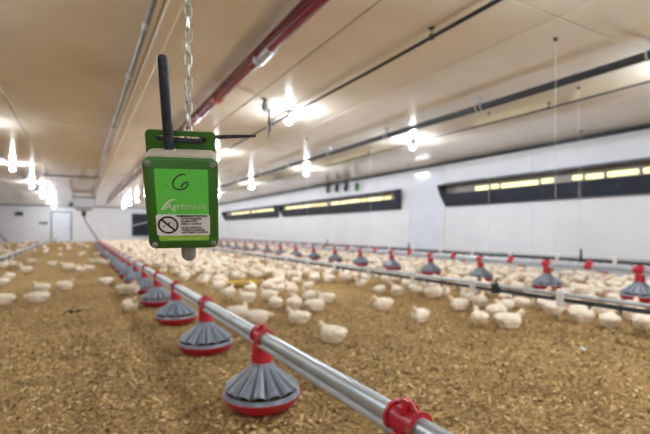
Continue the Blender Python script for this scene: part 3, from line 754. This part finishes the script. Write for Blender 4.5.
# ------------------------------------------------------------------ chickens
M['feather'] = mat('white_feathers', (.92,.865,.76), .85, col2=(.86,.70,.54), vscale=16, bump=.5, bscale=120, detail=3, spec=.2)
M['down'] = mat('head_feathers', (.88,.76,.56), .85, col2=(.82,.64,.48), vscale=30, bump=.4, bscale=150, spec=.2)
M['shank'] = mat('yellow_shank', (.68,.44,.20), .6, var=.15, vscale=60)
M['comb'] = mat('pink_comb', (.72,.36,.29), .6)
M['beak'] = mat('horn_beak', (.66,.42,.16), .45)
M['eye'] = mat('dark_eye', (.01,.008,.006), .15)
def chicken_prims(kind):
    """(centre, radii, (pitch about y), material) in metres, facing +x, feet at z 0"""
    P = []
    def E(c, r, py=0, m=0): P.append((c, r, py, m))
    sit = kind in ('sit', 'sit_turn', 'lie')
    bz = .058 if sit else .098
    if kind == 'lie': bz = .050
    yaw = {'sit_turn': .9, 'turn': .8}.get(kind, 0)
    E((0,0,bz), (.086,.070,.060), -6)
    E((.042,0,bz+.004), (.052,.056,.052))
    E((-.050,0,bz+.010), (.054,.056,.046), 14)
    E((-.084,0,bz+.020), (.024,.034,.024), 26)
    for s in (-1, 1): E((-.008,s*.052,bz+.012), (.064,.018,.034), 10); E((-.060,s*.046,bz+.012), (.034,.012,.016), 14)
    if kind == 'peck': hd = (.128,0,.045); nk = [(.070,0,bz+.010),(.092,0,bz-.012),(.112,0,bz-.035)]
    elif kind == 'lie': hd = (.118,0,bz+.018); nk = [(.070,0,bz+.024),(.092,0,bz+.020)]
    elif kind == 'up': hd = (.082,0,bz+.110); nk = [(.058,0,bz+.040),(.068,0,bz+.064),(.076,0,bz+.088)]
    else:
        q = Vector((.100*math.cos(yaw), .07*math.sin(yaw), bz+.070)); hd = tuple(q)
        nk = [(.062,0,bz+.032),(.062+(q.x-.062)*.4, q.y*.4, bz+.048),(.062+(q.x-.062)*.75, q.y*.75, bz+.060)]
    for i, c in enumerate(nk): E(c, (.028-.004*i,.027-.004*i,.028-.004*i), 0, 0 if i == 0 else 1)
    E(hd, (.024,.019,.020), 0, 1)
    fw = Vector((math.cos(yaw), math.sin(yaw), -.15 if kind != 'peck' else -.9)).normalized()
    if not sit:
        for s in (-1, 1):
            E((.005,s*.030,.062), (.024,.020,.034))
            for z in (.045,.030,.016): E((.008,s*.030,z), (.0085,.0085,.013), 0, 2)
            E((.022,s*.032,.006), (.026,.008,.007), 0, 2); E((.016,s*.044,.006), (.018,.008,.007), 0, 2)
    else:
        for s in (-1, 1): E((.055,s*.036,.008), (.026,.011,.008), 0, 2)
        E((.0,0,.020), (.075,.060,.030))
    return P, Vector(hd), fw
def chicken_mesh(kind, vox, name):
    P, hd, fw = chicken_prims(kind)
    b = MB()
    for c, r, py, m in P: b.ellipsoid(c, r, Matrix.Rotation(math.radians(py), 3, 'Y') if py else None, nu=18, nv=12)
    me = bpy.data.meshes.new('tmp'); me.from_pydata(b.v, [], b.f)
    o = bpy.data.objects.new('tmp', me); COL.objects.link(o)
    md = o.modifiers.new('r', 'REMESH'); md.mode = 'VOXEL'; md.voxel_size = vox
    sm_ = o.modifiers.new('s', 'SMOOTH'); sm_.factor = .5; sm_.iterations = 4 if vox < .008 else 1
    bpy.context.view_layer.update(); dg = bpy.context.evaluated_depsgraph_get()
    out = bpy.data.meshes.new_from_object(o.evaluated_get(dg)); bpy.data.objects.remove(o)
    out.name = name
    out.materials.clear()
    for k in ('feather','down','shank'): out.materials.append(M[k])
    nf = len(out.polygons); cen = np.zeros(nf*3, np.float32); out.polygons.foreach_get('center', cen); cen = cen.reshape(-1,3)
    best = np.full(nf, 9.); idx = np.zeros(nf, np.int32)
    for c, r, py, m in P:
        d_ = np.sqrt((((cen-np.array(c))/np.array(r))**2).sum(1))
        q = d_ < best; best[q] = d_[q]; idx[q] = m
    out.polygons.foreach_set('material_index', idx)
    nv = len(out.vertices); co = np.zeros(nv*3, np.float32); out.vertices.foreach_get('co', co); co = co.reshape(-1,3)
    nr = np.zeros(nv*3, np.float32); out.vertices.foreach_get('normal', nr); nr = nr.reshape(-1,3)
    fl = (np.sin(150*co[:,0]+2*np.sin(90*co[:,1]))*np.sin(140*co[:,1]+1.5*np.sin(120*co[:,2]))*np.sin(160*co[:,2]+70*co[:,0])) * np.clip((co[:,2]-.03)/.03, 0, 1)
    co = co+nr*(fl*.0045)[:,None]; out.vertices.foreach_set('co', co.astype(np.float32).ravel())
    out.shade_smooth(); out.update()
    return out, hd, fw
KINDS = ['stand','sit','sit_turn','peck','up','turn','lie']
HI = {k: chicken_mesh(k, .0058, 'chicken_'+k) for k in KINDS}
LO = {k: chicken_mesh(k, .0125, 'chicken_far_'+k)[0] for k in ('stand','sit','sit_turn','lie')}
comb_me = MB().prism([(-.016,-.002),(.014,-.004),(.016,.004),(.011,.006),(.008,.012),(.003,.008),(-.002,.014),(-.006,.008),(-.012,.010)], -.002, .002, .0006).mesh('comb', M['comb'])
beak_me = MB().tube([(0,0,.001),(.008,0,.001),(.015,0,-.002),(.018,0,-.005)], [.0075,.006,.0035,.0008], 8).mesh('beak', M['beak'])
eye_me = MB().ellipsoid((0,0,0), (.0035,.002,.0035), nu=8, nv=6).mesh('eye', M['eye'])

birds = []      # x, y, heading, scale, kind, zone, label
def add_px(lst, zone, cz=.065):
    for e_ in lst:
        p = on_height(e_[0], e_[1], cz)
        birds.append([p.x, p.y, e_[3] if len(e_) > 3 else rnd.uniform(0, 2*PI), rnd.uniform(.90,1.08), e_[2] if len(e_) > 2 and e_[2] else rnd.choice(KINDS[:3]+['lie','turn']), zone, e_[4] if len(e_) > 4 else None])
R_ = math.radians
add_px([(60,255),(80,254),(92,261),(100,254),(101,261),(111,263),(52,263,'sit',None or 0.3),(32,262),(19,264.5),(11,263),(3,267),(68,268),(76,267),(80,272),(89.5,269.5),(26,271),(8.6,275),(2,281),
  (106,280,'lie',R_(20),'white chicken stretched out beside the far end of the near feeder pans'),
  (42,287,'sit',R_(160),'white chicken on open litter at left, just above another lying lower'),
  (65,285,'sit',R_(-20),'lone white chicken on open litter, left of the feeder pans'),
  (38.5,296.5,'lie',R_(170),'white chicken lying nearest on the open litter at left'),
  (3,298,'lie',R_(180),'white chicken cut by the left picture edge'),
  (126,288,'sit'),(133.5,292,'stand'),(132.5,303,'sit',R_(-70),'white chicken crouching left of the third feeder pan')], 'left')
add_px([(333,333,'sit',R_(130),'lone white chicken closest to the front, right of the steel pipe'),
  (299,316,'sit',R_(140),'white chicken beside the lone front one, near the steel pipe'),
  (258,315,'lie',R_(-40),'white chicken right behind the steel pipe above the second feeder pan'),
  (238,311,'sit_turn',R_(-20),'white chicken half hidden behind the steel pipe, below the sensor box'),
  (278.5,302,'sit'),(295,303,'sit_turn'),(312,304,'sit'),(246,297.5,'sit'),(230,297),(269,295),(292,293.5,'stand'),(310,295),(326,297,'sit',R_(150),'white chicken at the right end of the front cluster'),
  (251,288.5),(218,288.5),(267.5,285),(308,284),(279,287),(289,285.5),(296,279),(279,276),(314,271),(327,277),(285,268),(300,270),
  (420,314,'sit',R_(200),'lone white chicken on bare litter in front of the drinker pipe, centre right'),
  (383,302.5,'sit',R_(170),'white chicken lying apart just in front of the drinker flock, picture centre'),
  (479.5,320,'stand',R_(60),'white chicken in the front pair right of centre, left one'),
  (508,321,'sit',R_(-40),'white chicken in the front pair right of centre, right one'),
  (479.5,300.5,'sit'),(459,303,'sit'),(467,295),(443,291),(435,292),(416,291,'up',R_(-80),'chicken standing tall with raised head under the drinker pipe'),(397,290),(380,288),(361,282),(345.5,279),(497,316,'turn'),
  (509,303),(526,302),(506,296),(536,302),(563,313,'stand'),(574,314,'sit'),(610,320,'sit',R_(20),'white chicken under the drinker pipe at right, pale round back'),(643,320,'lie',R_(190),'white chicken cut by the right picture edge under the drinker pipe'),(600,310),(550,305),(585,309),(630,313)], 'front')
for _ in range(60):                      # nudge touching birds apart
    for i in range(len(birds)):
        for j in range(i):
            dx = birds[i][0]-birds[j][0]; dy = birds[i][1]-birds[j][1]; d = math.hypot(dx, dy)
            if d < .215:
                k = (.215-d)/max(d, 1e-3)*.5; birds[i][0] += dx*k; birds[i][1] += dy*k; birds[j][0] -= dx*k; birds[j][1] -= dy*k
        for y_ in ys_main:
            dx = birds[i][0]-XM; dy = birds[i][1]-y_; d = math.hypot(dx, dy)
            if d < .29: k = (.29-d)/max(d, 1e-3); birds[i][0] += dx*k; birds[i][1] += dy*k
pos = [(b_[0], b_[1]) for b_ in birds]
cell = {}
def ok(x, y, d):
    i, j = int(x/.3), int(y/.3)
    for a in (-1,0,1):
        for b_ in (-1,0,1):
            for q in cell.get((i+a, j+b_), ()):
                if (q[0]-x)**2+(q[1]-y)**2 < d*d: return False
    return True
def put(x, y): cell.setdefault((int(x/.3), int(y/.3)), []).append((x, y))
for q in pos: put(*q)
panpos = [(XM, y) for y in ys_main]+[(XF, y) for y in ys_f]
for q in panpos:
    for a in range(6): put(q[0]+.10*math.cos(a), q[1]+.10*math.sin(a))
tp = on_height(245, 283.5, .02)
for a in range(6): put(tp.x+.13*math.cos(a*1.05), tp.y+.13*math.sin(a*1.05))
FX = [95,140,200,240,300,345,400,460,520,560,650]
FY = [250,262,283,286,279,280,287,292,297,304,307]
def fill(x0, x1, y0, y1, tries, dmin, zone, front=False, prob=1.):
    for _ in range(tries):
        x = rnd.uniform(x0, x1); y = rnd.uniform(y0, y1)
        d = dmin if y < 13 else dmin*1.25
        q = project((x, y, .06))
        if not q or not (-15 < q[0] < 668): continue
        if front and q[1] > float(np.interp(q[0], FX, FY)): continue
        if 222 < q[0] < 267 and 279 < q[1] < 293: continue
        # loose clumping
        if math.sin(3.1*x+1.7*math.sin(1.9*y))+math.sin(2.3*y+1.1*x) < -1.25 and rnd.random() < .8: continue
        if rnd.random() > prob or not ok(x, y, d): continue
        put(x, y); birds.append([x, y, rnd.uniform(0, 2*PI), rnd.uniform(.86,1.08), rnd.choice(['sit','sit','stand','sit_turn','lie','turn','stand','peck']), zone, None])
fill(1.04, 3.36, 2.5, 32, 16000, .215, 'front', True)
fill(3.64, 4.85, 1.2, 32, 9000, .215, 'beyond')
fill(5.0, 7.35, 1.2, 32, 14000, .215, 'beyond')
fill(-1.1, .45, 16, 31, 22, .5, 'left')
fill(-4.5, -1.4, 9, 31, 110, .34, 'left')
# the 300 largest in view become individuals
def size(b_):
    q = project((b_[0], b_[1], .06)); return b_[3]/q[2]
seen = [b_ for b_ in birds if project((b_[0], b_[1], .06)) and -12 < project((b_[0], b_[1], .06))[0] < 662]
seen.sort(key=lambda b_: (b_[6] is None, -size(b_)))
near, far = seen[:300], seen[300:]
near.sort(key=lambda b_: -size(b_))
ZL = {'left': 'white young chicken resting on the litter left of the near feeder pipe',
      'front': 'white young chicken in the flock between the steel pipe and the drinker pipe',
      'beyond': 'white young chicken in the crowd around the feeder pans beyond the drinker pipe'}
ZG = {'left': 'chickens left of the near pipe', 'front': 'chickens in front of the drinker pipe', 'beyond': 'chickens beyond the drinker pipe'}
def place_label(x, y, zone):
    if zone == 'left': return 'white young chicken resting %s' % ('beside the left drinker pipe' if x < -.75 else 'close to the left side of the near feeder pans' if x > .2 else 'on the open litter left of the near feeder pipe')
    if zone == 'front':
        dep = 'nearer than the yellow tray' if y < tp.y-.3 else 'level with the yellow tray' if y < tp.y+1.2 else 'well beyond the yellow tray'
        side = 'close to the steel pipe' if x < 1.75 else 'mid flock' if x < 2.7 else 'close under the drinker pipe'
        return 'white chicken of the front flock, %s, %s' % (side, dep)
    k = min(range(len(ys_f)), key=lambda q: abs(ys_f[q]-y))
    side = 'before' if x < XF else 'behind'
    return 'white chicken in the crowd %s the %s far feeder pan from right' % (side, ORD[k] if k < 20 else 'last')
for i, (x, y, hd_, sc, kd, zone, lb) in enumerate(near):
    me, hp, fw = HI[kd]
    o = link('chicken', me, None, (x, y, floor_z(x, y)+.002), (0, 0, hd_)); o.scale = (sc, sc*rnd.uniform(.95,1.05), sc*rnd.uniform(.95,1.05))
    tag(o, lb or place_label(x, y, zone), 'chicken', ZG[zone])
    if i < 90:
        yw = math.atan2(fw.y, fw.x); pt = -math.asin(fw.z)
        f2 = Vector((math.cos(yw), math.sin(yw), 0))
        link('beak', beak_me, o, hp+fw*.020, (0, pt, yw)); link('comb', comb_me, o, hp+Vector((0,0,.019)), (0, pt*.4, yw))
        for s in (-1, 1): link('eye', eye_me, o, hp+f2*.010+Vector((-f2.y,f2.x,0))*(s*.0165)+Vector((0,0,.005)), (0,0,yw))
def flock(lst):
    Vs = []; Ls = []; Mi = []; cnt = []; off = 0
    cache = {}
    for k, me in LO.items():
        v = np.zeros(len(me.vertices)*3, np.float32); me.vertices.foreach_get('co', v)
        l = np.zeros(len(me.loops), np.int32); me.loops.foreach_get('vertex_index', l)
        c = np.zeros(len(me.polygons), np.int32); me.polygons.foreach_get('loop_total', c)
        m = np.zeros(len(me.polygons), np.int32); me.polygons.foreach_get('material_index', m)
        cache[k] = (v.reshape(-1,3), l, c, m)
    for x, y, h, sc, kd, zn, lb in lst:
        v, l, c, m = cache[kd if kd in cache else rnd.choice(['sit','stand'])]
        ca, sa = math.cos(h), math.sin(h)
        q = v*sc; Vs.append(np.stack([q[:,0]*ca-q[:,1]*sa+x, q[:,0]*sa+q[:,1]*ca+y, q[:,2]+floor_z(x,y)+.002], 1))
        Ls.append(l+off); cnt.append(c); Mi.append(m); off += len(v)
    V = np.concatenate(Vs); L_ = np.concatenate(Ls); C = np.concatenate(cnt); Mm = np.concatenate(Mi)
    me = bpy.data.meshes.new('chicken_flock'); me.vertices.add(len(V)); me.vertices.foreach_set('co', V.astype(np.float32).ravel())
    me.loops.add(len(L_)); me.loops.foreach_set('vertex_index', L_.astype(np.int32))
    me.polygons.add(len(C)); me.polygons.foreach_set('loop_start', np.concatenate([[0], np.cumsum(C)[:-1]]).astype(np.int32))
    for k in ('feather','down','shank'): me.materials.append(M[k])
    me.update(calc_edges=True); me.polygons.foreach_set('material_index', Mm); me.shade_smooth(); me.update()
    o = link('chicken_flock', me); o['kind'] = 'stuff'; tag(o, 'distant crowd of white chickens toward the far end of the barn', 'chickens')
if far: flock(far)
print('birds', len(near), len(far), 'tris far', len(far))
for m_ in list(bpy.data.meshes):
    if m_.users == 0: bpy.data.meshes.remove(m_)
